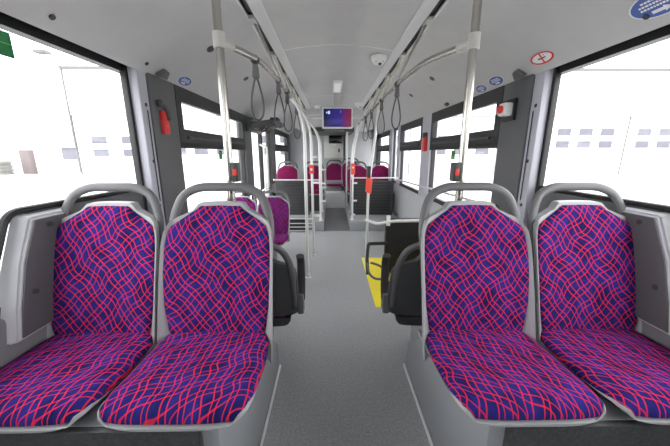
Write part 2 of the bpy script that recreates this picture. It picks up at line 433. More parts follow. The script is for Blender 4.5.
# moulded lining panels under the big windows
def lining(name, sg, label):
    mb = MB(); bm = mb.bm
    # tapered moulding: wall side is larger than the room side
    out = [(1.075, 1.128), (1.30, 1.128), (1.16, .68), (.915, .68), (.938, .78), (.990, .935)]
    inn = [(1.10, 1.112), (1.27, 1.112), (1.115, .68), (.955, .68), (.980, .797), (1.027, .954)]
    A = [bm.verts.new((sg*(XW+.05), y, z)) for y, z in out]; B = [bm.verts.new((sg*XW, y, z)) for y, z in inn]
    bm.faces.new(A); bm.faces.new(B[::-1])
    for i in range(6): bm.faces.new((A[i], A[(i+1) % 6], B[(i+1) % 6], B[i]))
    bmesh.ops.recalc_face_normals(bm, faces=bm.faces[:])
    bmesh.ops.bevel(bm, geom=bm.edges[:], offset=.007, segments=2, affect='EDGES')
    o = struct(name, mb, M['wall'], label, 'window lining')  # pale body colour stands for window light on the chamfer
    k = MB(); a, b = sorted((sg*(XW+.03), sg*(XW+.06))); k.box(a, b, 1.12, 1.86, .66, 1.128, .006); k.build('rear_cover', M['lining'], o)
    fcv = MB(); a, b = sorted((sg*(XW+.002), sg*(XW-.006))); fcv.prism([(1.112, 1.102), (1.258, 1.102), (1.108, .69), (.968, .69), (.991, .797), (1.04, .954)], 'X', a, b, .003); fcv.build('dark_face', M['lining'], o)  # dark skin on the room face, so the chamfer looks lit
    s = MB(); s.tube(fillet([(sg*(XW+.045), .86, .70), (sg*(XW+.045), .975, .955), (sg*(XW+.045), 1.060, 1.138), (sg*(XW+.045), 1.85, 1.138)], .05), .014, 8); s.build('rubber_seal', M['black'], o)
    q = MB()
    for y, z in ((1.16, 1.075), (1.045, .84)): q.lathe([(.011, 0), (.010, .006)], (0, 0, 0), 'X', 12, Matrix.Translation((sg*(XW-.008), y, z)))
    q.build('screw', M['darkplastic'], o)
    return o
lining('trim_22', -1, 'grey moulded lining panel below the big left window')
lining('trim_23', 1, 'grey moulded lining panel below the big right window')
for nm, sg, side in (('trim_24', -1, 'left'), ('trim_25', 1, 'right')):
    mb = MB(); a, b = sorted((sg*(XW+.06), sg*(XW+.024))); mb.prism([(-.9, .78), (.93, .81), (.96, .77), (1.16, .78), (1.16, .05), (-.9, .05)], 'X', a, b, .014)
    mb.box(a, b, -.9, .92, .812, .826, .004)
    struct(nm, mb, M['ledge'], f'grey wall ledge along the front of the {side} side beside the nearest seat', 'wall ledge')

# rear podiums either side of the aisle, aisle ramp and steps
def podium(name, x0, x1, label, grille=False):
    mb = MB(); mb.box(x0, x1, 5.07, YB, 0, .175, .008)
    o = struct(name, mb, M['plinth'], label, 'podium')
    t = MB(); t.box(x0+.004, x1-.004, 5.08, YB-.01, .17, .183, .003); t.build('podium_top', M['floor'], o)
    if grille:
        g = MB(); g.box(-1.15, -.50, 5.035, 5.075, .01, .235, .004); gg = g.build('vent_grille', M['black'], o)
        for z in (.02, .085, .15, .232):
            s = MB(); s.box(-1.15, -.40, 5.02, 5.036, z-.006, z+.008, .003); s.build('grille_bar', M['whitemetal'], gg)
    return o
podium('trim_30', -XW, -.20, 'grey podium under the rear seats on the left of the aisle', True)
podium('trim_31', .27, XW, 'grey podium under the rear seats on the right of the aisle')
mb = MB(); mb.prism([(5.08, .002), (7.05, .06), (7.05, -.05), (5.08, -.05)], 'X', -.205, .275)  # darker than the main floor, shadow between the podiums put into the colour
struct('trim_32', mb, M['vinylmid'], 'mid grey vinyl aisle floor between the two rear podiums, shadow in its tone', 'aisle floor')
mb = MB(); mb.box(-.20, .27, 7.0, 7.45, -.02, .42, .008)
struct('trim_33', mb, M['white'], 'pale step at the far end of the aisle', 'step')
mb = MB(); mb.box(-.20, .27, 7.42, YB, -.02, .66, .008)
struct('trim_34', mb, M['plinth'], 'grey box under the seat at the far end of the aisle', 'seat box')
mb = MB(); mb.box(.262, .30, 6.55, 6.62, .18, 1.85, .008)
struct('trim_35', mb, M['white'], 'pale upright post on the right at the far end of the aisle', 'post')
mb = MB(); mb.box(.30, .95, 7.70, YB, .17, 1.86, .01)
struct('trim_36', mb, M['wall'], 'plain grey panel behind the rear seats on the right', 'panel')

# floor marking for the wheelchair space
mb = MB(); mb.box(.33, 1.12, 2.40, 3.68, .0, .004)
struct('trim_37', mb, M['yellow'], 'yellow floor marking in the wheelchair space on the right', 'floor marking')

# ------------------------------------------------------------------ seats
def pad(mb, x_half, z0f, z1f, surf, depth, nu=44, nv=40, uvf=None, pw=7):
    """domed cushion: x_half(t) half width, z0f/z1f(s) ends, surf(x,z)->(base point, normal)"""
    def pt(s, t, k):
        S = 2*s-1; T = 2*t-1
        # concentrate samples near the rim
        S = math.copysign(1-(1-abs(S))**1.6, S); T = math.copysign(1-(1-abs(T))**1.6, T)
        tt = (T+1)/2
        x = S*x_half(tt); z = z0f(S)+(z1f(S)-z0f(S))*tt
        d = depth*(max(0, 1-abs(S)**pw)**.45)*(max(0, 1-abs(T)**pw)**.45)
        p, n = surf(x, z)
        return p + n*(d*k), (x, z)
    def f(s, t): return pt(s, t, 1)[0]
    def u(s, t):
        x, z = pt(s, t, 1)[1]; return uvf(x, z) if uvf else (x, z)
    mb.sheet(f, nu, nv, u)
    def bk(s, t): p = pt(s, t, 0)[0]; return p
    mb.sheet(bk, 6, 6)
    return mb

RECL = math.tan(radians(16))
def backY(z): return (z-.09)*RECL - .008*sin(max(0, min(1, (z-.09)/.5))*pi)
def back_surf(x, z):
    # slightly dished across
    y = backY(z) - .9*max(0, abs(x)-.08)**2
    return Vector((x, y, z)), Vector((0, -cos(radians(13.5)), sin(radians(13.5))))
def cush_surf0(x, d):      # d = distance in front of the backrest
    z = .050 - .010*sin(pi*min(1, max(0, d/.42))) + .012*(d/.42)
    if d > .36: z -= (d-.36)**2*5.0
    return Vector((x, .01-d, z)), Vector((0, 0, 1))

def make_seat(name, label, group, fab, armrest=None, uvo=0.0, dark=False, zbot=-.02, cw=1.0, cz=0.0):
    """origin under the backrest, seat faces -Y; z = 0 at the underside of the shell"""
    r = thing(name, label, 'seat', group=group)
    shellm = M['darkplastic'] if dark else M['shell']
    def cush_surf(x, d): p, n = cush_surf0(x, d); return p + Vector((0, 0, cz)), n
    # ---- backrest shell
    half = [(0, .229), (.15, .229), (.4, .229), (.7, .228), (.86, .227), (.96, .222), (1.0, .214)]
    def top(S):
        a = abs(S); return interp([(0, .597), (.42, .595), (.56, .563), (.80, .542), (.95, .523), (1.0, .500)], a)
    def shell_front(x, z):
        p, n = back_surf(x, z); return p + Vector((0, -.004, 0)), n
    mb = MB()
    nu, nv = 44, 30
    def grid(off):
        def f(s, t):
            S = 2*s-1; S = math.copysign(1-(1-abs(S))**1.5, S); hw = interp(half, t)
            z = zbot + (top(S)-zbot)*t
            x = S*hw; p, n = back_surf(x, z)
            wing = -.030*max(0, (abs(S)-.86)/.14)**1.5*(1-.5*t)       # side bolsters come forward
            y = p.y - .002 + off + wing
            if off: y += -.02*abs(S)**3
            return Vector((x, y, z))
        return f
    F = mb.sheet(grid(0), nu, nv); B = mb.sheet(grid(.045), nu, nv)
    def rim(a, b):
        for i in range(len(a)-1): mb.bm.faces.new((a[i], a[i+1], b[i+1], b[i]))
    rim(F[0], B[0]); rim(F[-1], B[-1]); rim([q[0] for q in F], [q[0] for q in B]); rim([q[-1] for q in F], [q[-1] for q in B])
    sh = mb.build('backrest_shell', shellm, r, 50)
    # ---- cushion pan
    mb = MB()
    pw = [(0, .228), (.35, .229), (.8, .229), (.94, .224), (1, .205)]
    def pan(zoff):
        def f(s, t):
            S = 2*s-1; S = math.copysign(1-(1-abs(S))**1.5, S); d = -.03 + .452*t
            if t > .9: d -= .012*abs(S)**6
            x = S*interp(pw, t)*cw; z = cush_surf(x, max(0, d))[0].z - .012 + (.018*max(0, (abs(S)-.9)/.1))
            if zoff: z = z - .055 + .046*t + .02*abs(S)**5
            return Vector((x*(1 if not zoff else .97), .01-d, z))
        return f
    F = mb.sheet(pan(0), 24, 22); B = mb.sheet(pan(1), 24, 22)
    rim2 = lambda a, b: [mb.bm.faces.new((a[i], a[i+1], b[i+1], b[i])) for i in range(len(a)-1)]
    rim2(F[0], B[0]); rim2(F[-1], B[-1]); rim2([q[0] for q in F], [q[0] for q in B]); rim2([q[-1] for q in F], [q[-1] for q in B])
    mb.build('seat_pan', shellm, r, 50)
    # ---- upholstery
    ft = lambda S: interp([(0, .585), (.42, .583), (.56, .550), (.80, .528), (.95, .508), (1.0, .485)], abs(S))
    fh = [(0, .182), (.1, .198), (.35, .215), (.6, .221), (.8, .219), (.94, .213), (1, .204)]
    mb = MB(); pad(mb, lambda t: interp(fh, t), lambda S: .052 + cz, ft, lambda x, z: (shell_front(x, z)), .024, uvf=lambda x, z: (x+uvo, z+uvo*.37))
    mb.build('backrest_cushion', fab, r, 60)
    ch = [(0, .190), (.12, .212), (.4, .226), (.8, .226), (.94, .219), (1, .200)]
    shear = .6 if uvo == 0 else -.45; ca, sa = cos(radians(38)), sin(radians(38))
    mb = MB(); pad(mb, lambda t: interp(ch, t)*cw, lambda S: -.03, lambda S: .420-.010*abs(S)**4, cush_surf, .042,
                   uvf=lambda x, d: (x*ca - (d+shear*x)*sa + .3 + uvo, x*sa + (d+shear*x)*ca + uvo*.5))
    mb.build('seat_cushion', fab, r, 60)
    # ---- grab handle arching over the backrest
    hp = []
    for x, z in ((-.210, .24), (-.210, .46), (-.202, .545), (-.168, .628), (-.100, .659), (.100, .659), (.168, .628), (.202, .545), (.210, .46), (.210, .24)):
        hp.append((x, backY(z)+.016, z))
    path = fillet(hp, .06, 5)
    mb = MB(); mb.tube(path, .0135, 12, ry=.019, taper=lambda t: min(1, .55+6*min(t, 1-t)))
    mb.build('grab_handle', M['handle'], r)
    if armrest:
        s = armrest
        mb = MB()
        mb.tube(fillet([(s*.238, -.02, .25), (s*.240, -.045, .33), (s*.240, -.035, .50), (s*.240, .0, .535)], .05), .016, 10, ry=.024)
        ar = mb.build('armrest', M['darkplastic'], r)
        mb = MB(); mb.box(*sorted((s*.215, s*.255)), -.06, .02, .17, .29, .012); mb.build('armrest_bracket', M['handle'], ar)
    return r

G = 'patterned seats nearest the camera'
BZ = .548
s0 = make_seat('bus_seat', 'blue and red patterned seat on the aisle, nearest on the left', None, M['fabric'])
s0.location = (-.54, 1.106, BZ)
dup(s0, (-1.010, 1.106, BZ), 0, 'blue and red patterned seat beside the big left window')
s2 = make_seat('bus_seat', 'blue and red patterned seat on the aisle, nearest on the right', None, M['fabric'], uvo=.131)
s2.location = (.535, 1.106, BZ)
dup(s2, (1.010, 1.106, BZ), 0, 'blue and red patterned seat beside the big right window')

# seats turned to the rear, backs towards the camera
b0 = make_seat('bus_seat', 'dark backed seat facing the rear behind the nearest left aisle seat', None, M['fabric'], armrest=-1, dark=True, zbot=.185, cw=.80, cz=.12)
b0.rotation_euler = (0, 0, pi); b0.location = (-.49, 1.62, .235)
b1 = make_seat('bus_seat', 'dark backed seat facing the rear behind the nearest right aisle seat', None, M['fabric'], armrest=1, dark=True, zbot=.185, cw=.80, cz=.12)
b1.rotation_euler = (0, 0, pi); b1.location = (.495, 1.62, .235)
for nm, sg, side in (('trim_40', -1, 'left'), ('trim_41', 1, 'right')):
    mb = MB(); a, b = sorted((sg*.52, sg*XW)); mb.box(a, b, 1.70, 1.95, 0, .36, .012)
    struct(nm, mb, M['plinth'], f'grey base under the rear facing seat on the {side}', 'seat base')

# the pair before the door on the left
for x, lab in ((-.68, 'small patterned aisle seat before the door on the left, partly hidden'), (-1.03, 'small patterned window seat before the door, peeping over the near left handle')):
    q = dup(s0, (x, 3.05, .45), 0, lab); q.scale = (.75, .75, .75)
mb = MB(); mb.box(-1.15, -.62, 2.85, 3.05, 0, .43, .012)
struct('trim_42', mb, M['plinth'], 'grey base under the pair of seats before the left door', 'seat base')

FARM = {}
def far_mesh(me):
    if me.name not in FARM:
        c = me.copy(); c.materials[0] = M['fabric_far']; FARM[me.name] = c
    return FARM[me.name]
# rear seats: maroon look of the same cloth seen far away
for (x, y, z, lab) in (
    (-1.00, 6.35, .60, 'far maroon patterned seat by the left rear window above the slatted panel'),
    (-.475, 6.35, .60, 'far maroon patterned aisle seat on the left behind the white poles'),
    (.62, 6.35, .60, 'far maroon patterned aisle seat on the right behind the red pole box'),
    (1.00, 6.35, .60, 'far maroon patterned seat by the right rear window above the slatted panel'),
    (.42, 7.25, .66, 'farthest maroon seat on the right, half hidden beside the pale post'),
    (.03, 7.75, .60, 'single far maroon seat facing down the end of the aisle')):
    if y == 6.35 and abs(x) < .7: x = -.44 if x < 0 else .50
    q = dup(s0, (x, y, z-.10), 0, lab)
    for ch in q.children:
        if 'cushion' in ch.name:
            ch.data = far_mesh(ch.data)

# seat boxes under rear seats
mb = MB(); mb.box(-1.15, -.25, 6.0, 6.5, .18, .51, .01); struct('trim_43', mb, M['darkplastic'], 'dark box under the rear left seats', 'seat base')
mb = MB(); mb.box(.33, 1.15, 6.0, 6.5, .18, .51, .01); struct('trim_44', mb, M['darkplastic'], 'dark box under the rear right seats', 'seat base')
mb = MB(); mb.box(.31, .66, 7.0, 7.6, .18, .57, .01); struct('trim_45', mb, M['darkplastic'], 'dark box under the farthest right seat', 'seat base')

# slatted modesty panels
def slat_panel(x0, x1, label):
    r = thing('slatted_panel', label, 'panel', ((x0+x1)/2, 5.6, .18))
    w = (x1-x0)/2
    mb = MB(); mb.box(-w, w, .012, .03, .0, .66, .006); mb.build('backing', M['slat'], r)
    mb = MB()
    for i in range(11): mb.box(-w+.02, w-.02, -.004, .014, .02+i*.058, .066+i*.058, .004)
    mb.build('slats', M['slat'], r)
    for x in (-w, w): mb = MB(); mb.box(x-.022, x+.022, -.01, .035, -.0, .685, .008); mb.build('panel_post', M['darkplastic'], r)
    return r
slat_panel(-1.10, -.50, 'dark slatted panel in front of the rear seats on the left')
slat_panel(.33, 1.10, 'dark slatted panel in front of the rear seats on the right')

# ------------------------------------------------------------------ poles and rails
def collar(x, y, z, r, name='joint', parent=None, m='clear', h=.05):
    mb = MB(); mb.lathe([(r*.9, -h/2), (r, -h/2+.006), (r, h/2-.006), (r*.9, h/2)], (x, y, z), 'Z', 16); return mb.build(name, M[m], parent)
# overhead rails with diagonal struts up to the cove
def overhead(sg, label):
    px = .532*sg; 
    r = thing('overhead_rail', label, 'handrail', (0, 0, 0))
    pts = [(px, 1.39, 1.802), (sg*.500, 1.56, 1.823), (sg*.462, 1.82, 1.850), (sg*.452, 2.3, 1.868), (sg*.452, 3.2, 1.875), (sg*.452, 5.9, 1.875)]
    mb = MB(); mb.tube(fillet(pts, .25, 6), .0165, 12); mb.build('rail', M['steel'], r)
    for y in (2.55, 3.25, 3.95, 4.65, 5.35):
        mb = MB(); mb.tube([(sg*.575, y-.34, 2.205), (sg*.453, y, 1.885)], .0125, 10)
        st = mb.build('strut', M['steel'], r)
        mb = MB(); mb.box(*sorted((sg*.555, sg*.60)), y-.40, y-.30, 2.185, 2.212, .004); mb.build('strut_foot', M['clear'], st)
        collar(sg*.450, y, 1.875, .021, 'strut_clamp', st, 'clear', .04)
    return r
overhead(-1, 'left overhead stainless rail running from the near pole to the rear')
overhead(1, 'right overhead stainless rail running from the near pole to the rear')

def near_pole(sg, label):
    x = .532*sg
    r = thing('grab_pole', label, 'pole', (x, 1.372, .0))
    mb = MB(); mb.tube([(0, 0, .37), (0, 0, 2.235-.02)], .0175, 14); mb.build('tube', M['steel'], r)
    mb = MB(); mb.tube([(-.0, 0, 1.775), (0, 0, 1.835)], .025, 12)
    mb.tube([(0, 0, 1.800), (-sg*.009, .05, 1.806), (-sg*.018, .10, 1.812)], .021, 10); mb.build('tee_joint', M['clear'], r)
    mb = MB(); mb.box(.012*1, .045, -.022, .022, 1.222, 1.308, .008); b = mb.build('stop_button_box', M['darkplastic'], r)
    b.location = (-.058 if sg > 0 else .0, 0, 0)
    mb = MB(); mb.box(.020, .038, -.026, -.020, 1.250, 1.280, .003); mb.build('stop_button', M['red'], b)
    return r
near_pole(-1, 'near left stainless pole rising behind the aisle seat')
near_pole(1, 'near right stainless pole rising behind the aisle seat')

def pole(name, label, pts, r=.0165, m='whitemetal', foot=True, clips=()):
    b = pts[0]
    t = thing(name, label, 'pole', b)
    P = [Vector(p)-Vector(b) for p in pts]
    mb = MB(); mb.tube(fillet(P, .25, 6) if len(P) > 2 else P, r, 12); mb.build('tube', M[m], t)
    if foot: mb = MB(); mb.lathe([(.034, 0), (.034, .012), (.024, .02), (.022, .06)], (0, 0, 0), 'Z', 16); mb.build('foot', M['whitemetal'], t)
    for z, dx in clips:
        mb = MB(); mb.box(*sorted((0, dx)), -.014, .014, z-.014, z+.014, .005); mb.build('clip', M['white'], t)
    return t
pole('grab_pole', 'pale pole on the left before the door, nearest of the aisle row', [(-.325, 3.05, 0), (-.330, 3.05, 1.58), (-.37, 3.05, 1.76), (-.45, 3.05, 1.875)])
pole('grab_pole', 'second pale pole on the left aisle row beside the door space', [(-.30, 3.80, 0), (-.315, 3.80, 1.58), (-.36, 3.80, 1.76), (-.45, 3.80, 1.875)], clips=((.55, .09), (.98, .09), (1.3, .06)))
pole('grab_pole', 'third pale pole on the left standing on the podium edge', [(-.25, 5.12, .18), (-.265, 5.12, 1.55), (-.33, 5.12, 1.74), (-.45, 5.12, 1.875)], clips=((.35, .09), (.66, .09)))
pole('grab_pole', 'far pale pole on the left beside the end of the aisle', [(-.25, 5.9, .18), (-.265, 5.9, 1.55), (-.33, 5.9, 1.74), (-.45, 5.9, 1.875)], clips=((.5, .09), (.85, .09)))
pole('grab_pole', 'pale bent pole on the right at the wheelchair space with red pouch', [(.375, 3.52, 0), (.375, 3.52, .95), (.455, 3.52, 1.65), (.468, 3.52, 1.875)], clips=((.55, -.03),))
pole('grab_pole', 'pale bent pole on the right podium corner beside the aisle', [(.31, 5.16, .18), (.31, 5.16, 1.30), (.36, 5.16, 1.62), (.45, 5.16, 1.875)], clips=((.10, .05), (.35, .08), (.66, .08)))
pole('grab_pole', 'far pale pole on the right behind the podium corner pole', [(.33, 5.85, .18), (.33, 5.85, 1.30), (.38, 5.85, 1.62), (.45, 5.85, 1.875)])

# horizontal rails
def rail(name, label, pts, r=.013, m='whitemetal', fr=.06):
    t = thing(name, label, 'handrail', pts[0]); b = Vector(pts[0])
    mb = MB(); mb.tube(fillet([Vector(p)-b for p in pts], fr, 6), r, 12); mb.build('tube', M[m], t)
    for p in (pts[0], pts[-1]):
        q = Vector(p)-b; mb = MB(); mb.lathe([(.022, -.018), (.024, -.01), (.024, .01), (.022, .018)], q, 'Z', 12); mb.build('end_fitting', M['clear'], t)
    return t
rail('handrail', 'white cross rail above the right slatted panel', [(.31, 5.45, .905), (1.19, 5.45, .905)])
rail('handrail', 'white cross rail above the left slatted panel', [(-.27, 5.45, .87), (-1.10, 5.45, .87)])
rail('handrail', 'pale handrail along the right wall under the windows', [(1.13, 5.40, .885), (1.13, 2.15, .965)])
w1 = rail('handrail', 'low curved white rail at the wheelchair space on the right', [(.36, 3.52, .55), (.44, 3.10, .60), (.56, 3.0, .655), (1.18, 3.0, .665)], .017, fr=.12)

# wheelchair backrest board with fold-down arm
wb = thing('wheelchair_backboard', 'black padded wheelchair backboard on the right behind the rear facing seat', 'backboard', (.70, 3.075, 0))
mb = MB(); mb.prism([(-.185, .05), (.42, .05), (.42, .60), (.30, .615), (.22, .655), (.16, .668), (-.185, .668)], 'Y', -.035, .035, .010); mb.build('pad', M['blackpad'], wb)
mb = MB(); mb.box(-.02, .40, .03, .06, .0, .60, .01); mb.build('support', M['darkplastic'], wb)
mb = MB(); mb.box(-.185, -.145, -.065, -.03, .60, .71, .008); mb.build('rail_clamp', M['white'], wb)
mb = MB(); mb.tube(fillet([(-.16, -.04, .405), (-.37, -.06, .405), (-.395, -.16, .28), (-.395, -.26, .14)], .03), .019, 10); am = mb.build('arm_grip', M['black'], wb)
mb = MB(); mb.tube(fillet([(-.395, -.20, .24), (-.385, -.27, .15), (-.33, -.31, .11), (-.20, -.31, .11), (-.17, -.25, .16), (-.28, -.20, .22), (-.36, -.19, .24)], .05), .012, 10); mb.build('arm_loop', M['handle'], am)

# red pouch and red boxes on poles
t = thing('red_pouch', 'bright red pouch hanging from the right wheelchair space pole', 'pouch', (.375, 3.48, .90))
mb = MB(); mb.prism([(-.035, .0), (.03, -.02), (.042, .16), (-.03, .17)], 'Y', -.03, .01, .008); mb.build('pouch', M['orange'], t)
mb = MB(); mb.box(-.022, .022, -.012, .05, .155, .30, .008); mb.build('holder', M['darkplastic'], t)
t = thing('stop_box', 'red stop button box on the right podium corner pole', 'button box', (.31, 5.13, 1.05))
mb = MB(); mb.box(-.035, .035, -.035, .01, -.06, .13, .01); mb.build('box', M['orange'], t)
mb = MB(); mb.lathe([(.016, 0), (.014, .008)], (0, -.043, .06), 'Y', 12); mb.build('button', M['white'], t)
t = thing('stop_box', 'small red stop button box on the second pole of the left aisle row', 'button box', (-.312, 3.765, 1.14))
mb = MB(); mb.box(-.028, .028, -.035, .018, -.045, .065, .008); mb.build('box', M['orange'], t)
mb = MB(); mb.lathe([(.016, 0), (.014, .008)], (0, -.040, .01), 'Y', 12); mb.build('button', M['white'], t)

# hanging strap loops
def strap(x, y, ztop, L, w, label, grp='hanging strap loops'):
    t = thing('hanging_strap', label, 'strap', (x, y, ztop), 0, grp)
    mb = MB(); mb.lathe([(.020, -.016), (.024, -.010), (.024, .010), (.020, .016)], (0, 0, 0), 'Y', 14); mb.build('rail_clip', M['darkplastic'], t)
    mb = MB(); mb.prism([(-.014, -.015), (.014, -.015), (.020, -.085), (.012, -.10), (-.012, -.10), (-.020, -.085)], 'Y', -.008, .008, .004); mb.build('strap_tab', M['handle'], t)
    pts = []
    n = 40
    for i in range(n):
        a = 2*pi*i/n; q = (1-cos(a))/2
        pts.append((w*sin(a)*(.30+.70*q), 0, -.085-(L-.085)*q))
    mb = MB(); mb.tube(pts, .0055, 8, closed=True, ry=.011); mb.build('loop', M['strap'], t)
    return t
strap(-.478, 1.76, 1.84, .31, .047, 'big grey strap loop nearest on the left rail')
strap(-.455, 2.36, 1.87, .33, .052, 'second grey strap loop on the left rail')
strap(-.450, 2.78, 1.87, .33, .050, 'third grey strap loop on the left rail')
strap(-.450, 3.5, 1.87, .36, .050, 'fourth grey strap loop on the left rail, before the door')
strap(.450, 2.47, 1.87, .33, .046, 'grey strap loop hanging nearest on the right rail')
strap(.450, 3.20, 1.87, .34, .050, 'second grey strap loop on the right rail beside the bent pole')
strap(.450, 3.95, 1.87, .34, .050, 'third grey strap loop on the right rail')
strap(.450, 4.6, 1.87, .34, .050, 'fourth and farthest grey strap loop on the right rail')

# ------------------------------------------------------------------ ceiling fittings
tv = thing('passenger_screen', 'lit blue and purple information screen hanging from the ceiling', 'screen', (.035, 4.75, 1.872))
mb = MB(); mb.box(-.235, .235, .0, .07, -.155, .155, .012); mb.build('housing', M['white'], tv)
mb = MB(); mb.box(-.212, .212, -.006, .004, -.132, .132, .002); sc_ = mb.build('display', M['tv'], tv)
mb = MB()
for x0, x1, z0, z1 in ((-.175, -.155, .073, .079), (-.168, -.162, .063, .089), (-.145, -.118, .090, .096), (-.145, -.118, .073, .079), (-.145, -.118, .056, .062), (-.147, -.140, .058, .094), (-.123, -.116, .058, .094), (.045, .049, .075, .10)):
    mb.box(x0, x1, -.0085, -.006, z0, z1)
mb.build('lettering', M['tvtext'], sc_)
mb = MB(); mb.box(-.05, .05, .03, .06, .15, .36, .01); mb.build('mount', M['ceil'], tv)
mb = MB(); mb.box(-.20, .10, .012, .05, -.20, -.16, .008); mb.build('lower_bracket', M['handle'], tv)
rail('support_bar', 'pale crossbar holding the screen between the two rails', [(-.448, 4.85, 1.885), (.448, 4.85, 1.885)], .018)

cf = thing('ceiling_lamp', 'small white lamp box in the middle of the ceiling', 'lamp', (.022, 4.35, 2.25))
mb = MB(); mb.box(-.062, .062, -.30, .30, -.035, .005, .01); mb.build('body', M['white'], cf)
mb = MB(); mb.box(-.045, .045, -.28, .28, -.040, -.034, .003); mb.build('diffuser', mat('lit lamp diffuser', (.85, .85, .85), .4, emit=(1, 1, 1), estr=.12), cf)

def dome(x, y, z, r, label):
    t = thing('ceiling_dome', label, 'camera', (x, y, z))
    mb = MB(); mb.lathe([(r, 0), (r, -.020), (r*.94, -.040), (r*.65, -.064), (r*.25, -.072)], (0, 0, 0), 'Z', 28); mb.build('housing', M['white'], t)
    mb = MB(); mb.lathe([(r*.22, 0), (r*.20, -.012), (r*.1, -.018)], (r*.1, -r*.35, -.064), 'Z', 14); mb.build('lens', M['darkplastic'], t)
    mb = MB()
    for dx in (-.45, .45): mb.lathe([(r*.07, 0), (r*.06, -.006)], (dx*r, -r*.60, -.052), 'Z', 10)
    mb.build('screw', M['darkplastic'], t)
    return t
dome(.375, 2.98, 2.215, .072, 'nearest white ceiling dome on the right half of the ceiling')
dome(.440, 5.55, 2.21, .082, 'white ceiling dome near the right top corner of the screen')
dome(-.325, 5.95, 2.23, .060, 'small white ceiling dome near the left top corner of the screen')

# items lying on the sloping side panels
def panel_M(sg, x, y, lift=.002):
    """frame on the sloping panel: local X along the bus, local Y up the slope, local Z into the room"""
    s = (x-.595)/(1.175-.595)
    z = 2.200 - .385*s + .035*sin(pi*s)
    if s > .93: z -= (s-.93)*.06
    dz = (-.385 + .035*pi*cos(pi*s))/.58
    if s > .93: dz -= .06/.58
    down = Vector((sg, 0, dz)).normalized()
    X = Vector((0, -1.0*sg, 0)); Y = -down; Z = X.cross(Y)
    if Z.z > 0: X = -X; Z = X.cross(Y)
    R = Matrix((X, Y, Z)).transposed().to_4x4()
    return Matrix.Translation(Vector((sg*x, y, z)) + Z*lift) @ R
def ell(mb, a, b, z0, z1, n=40):
    rings = []
    for k, z in ((1, z0), (1, z1)): rings.append([mb.bm.verts.new((a*k*cos(2*pi*i/n), b*k*sin(2*pi*i/n), z)) for i in range(n)])
    for i in range(n): mb.bm.faces.new((rings[0][i], rings[0][(i+1) % n], rings[1][(i+1) % n], rings[1][i]))
    mb.bm.faces.new(rings[0][::-1]); mb.bm.faces.new(rings[1])
def sticker(sg, x, y, a, b, label):
    t = thing('notice_sticker', label, 'sticker'); t.matrix_world = panel_M(sg, x, y)
    mb = MB(); ell(mb, a, b, 0, .001); mb.build('rim', M['stickwhite'], t)
    mb = MB(); ell(mb, a*.93, b*.93, .001, .0018); mb.build('disc', M['blue'], t)
    mb = MB()
    random.seed(int(a*1000+y*10))
    for i, zz in enumerate((.42, .16, -.10)):      # three lines of small white print, too fine to read
        w = a*.62*(1 if i else .8); xx = -w
        while xx < w:
            l = a*random.uniform(.05, .11); mb.box(xx, min(w, xx+l), b*(zz-.07), b*(zz+.07), .0018, .0024); xx += l+a*.03
    mb.build('print', M['stickwhite'], t)
    mb = MB(); mb.prism([(-a*.34, -b*.38), (a*.05, -b*.38), (a*.05, -b*.26), (a*.32, -b*.50), (a*.05, -b*.74), (a*.05, -b*.62), (-a*.34, -b*.62)], 'Z', .0018, .0024); mb.build('arrow', M['stickwhite'], t)
    return t
sticker(1, 1.105, 1.19, .105, .052, 'blue oval notice sticker at the top right above the big window')
sticker(1, 1.125, 2.29, .088, .040, 'blue oval sticker above the right vent, beside the wide pillar')
sticker(1, 1.133, 2.52, .078, .036, 'smaller blue oval sticker above the right vent, farther from the pillar')
sticker(-1, 1.125, 2.33, .090, .040, 'blue oval notice sticker above the left vent window')

ns = thing('no_smoking_sticker', 'round red and white no smoking sticker above the right pillar', 'sticker'); ns.matrix_world = panel_M(1, 1.112, 1.80)
mb = MB(); ell(mb, .088, .038, 0, .0012); mb.build('disc', M['stickwhite'], ns)
mb = MB(); n = 48
for r0, r1 in (((.088, .038), (.074, .029)),):
    A = [mb.bm.verts.new((r0[0]*cos(2*pi*i/n), r0[1]*sin(2*pi*i/n), .0016)) for i in range(n)]; B = [mb.bm.verts.new((r1[0]*cos(2*pi*i/n), r1[1]*sin(2*pi*i/n), .0016)) for i in range(n)]
    for i in range(n): mb.bm.faces.new((A[i], A[(i+1) % n], B[(i+1) % n], B[i]))
mb.box(-.036, .036, -.0055, .0055, .0012, .0018, M=Matrix.Rotation(radians(80), 4, 'Z')); mb.build('ring', M['red'], ns)
mb = MB(); mb.box(-.030, .018, -.005, .003, .0012, .0015); mb.box(.020, .028, -.005, .003, .0012, .0015); mb.tube([(.024, .006, .0014), (.030, .014, .0014), (.022, .020, .0014)], .0012, 5); mb.build('cigarette', M['darkplastic'], ns)

def vent(sg, x, y, a, b, label, grp, m='darkplastic'):
    t = thing('speaker_vent', label, 'vent', group=grp); t.matrix_world = panel_M(sg, x, y)
    mb = MB(); ell(mb, a, b, 0, .003, 24); mb.build('grille', M['handle'], t)
    mb = MB()
    for i in range(-2, 3): mb.box(-a*.6, a*.6, b*(i*.32-.08), b*(i*.32+.08), .003, .0036)
    mb.build('slots', M[m], t); return t
vent(1, .878, 2.22, .036, .028, 'oval vent in the right ceiling panel just beyond the near pole', 'ceiling vents')
vent(1, .892, 3.02, .036, .028, 'second oval vent in the right ceiling panel', 'ceiling vents')
vent(1, .903, 3.81, .036, .028, 'third oval vent in the right ceiling panel', 'ceiling vents')
vent(-1, .887, 2.24, .036, .028, 'oval vent in the left ceiling panel behind the near pole', 'ceiling vents')
vent(-1, .881, 3.08, .036, .028, 'second oval vent in the left ceiling panel beside the strap loop', 'ceiling vents')
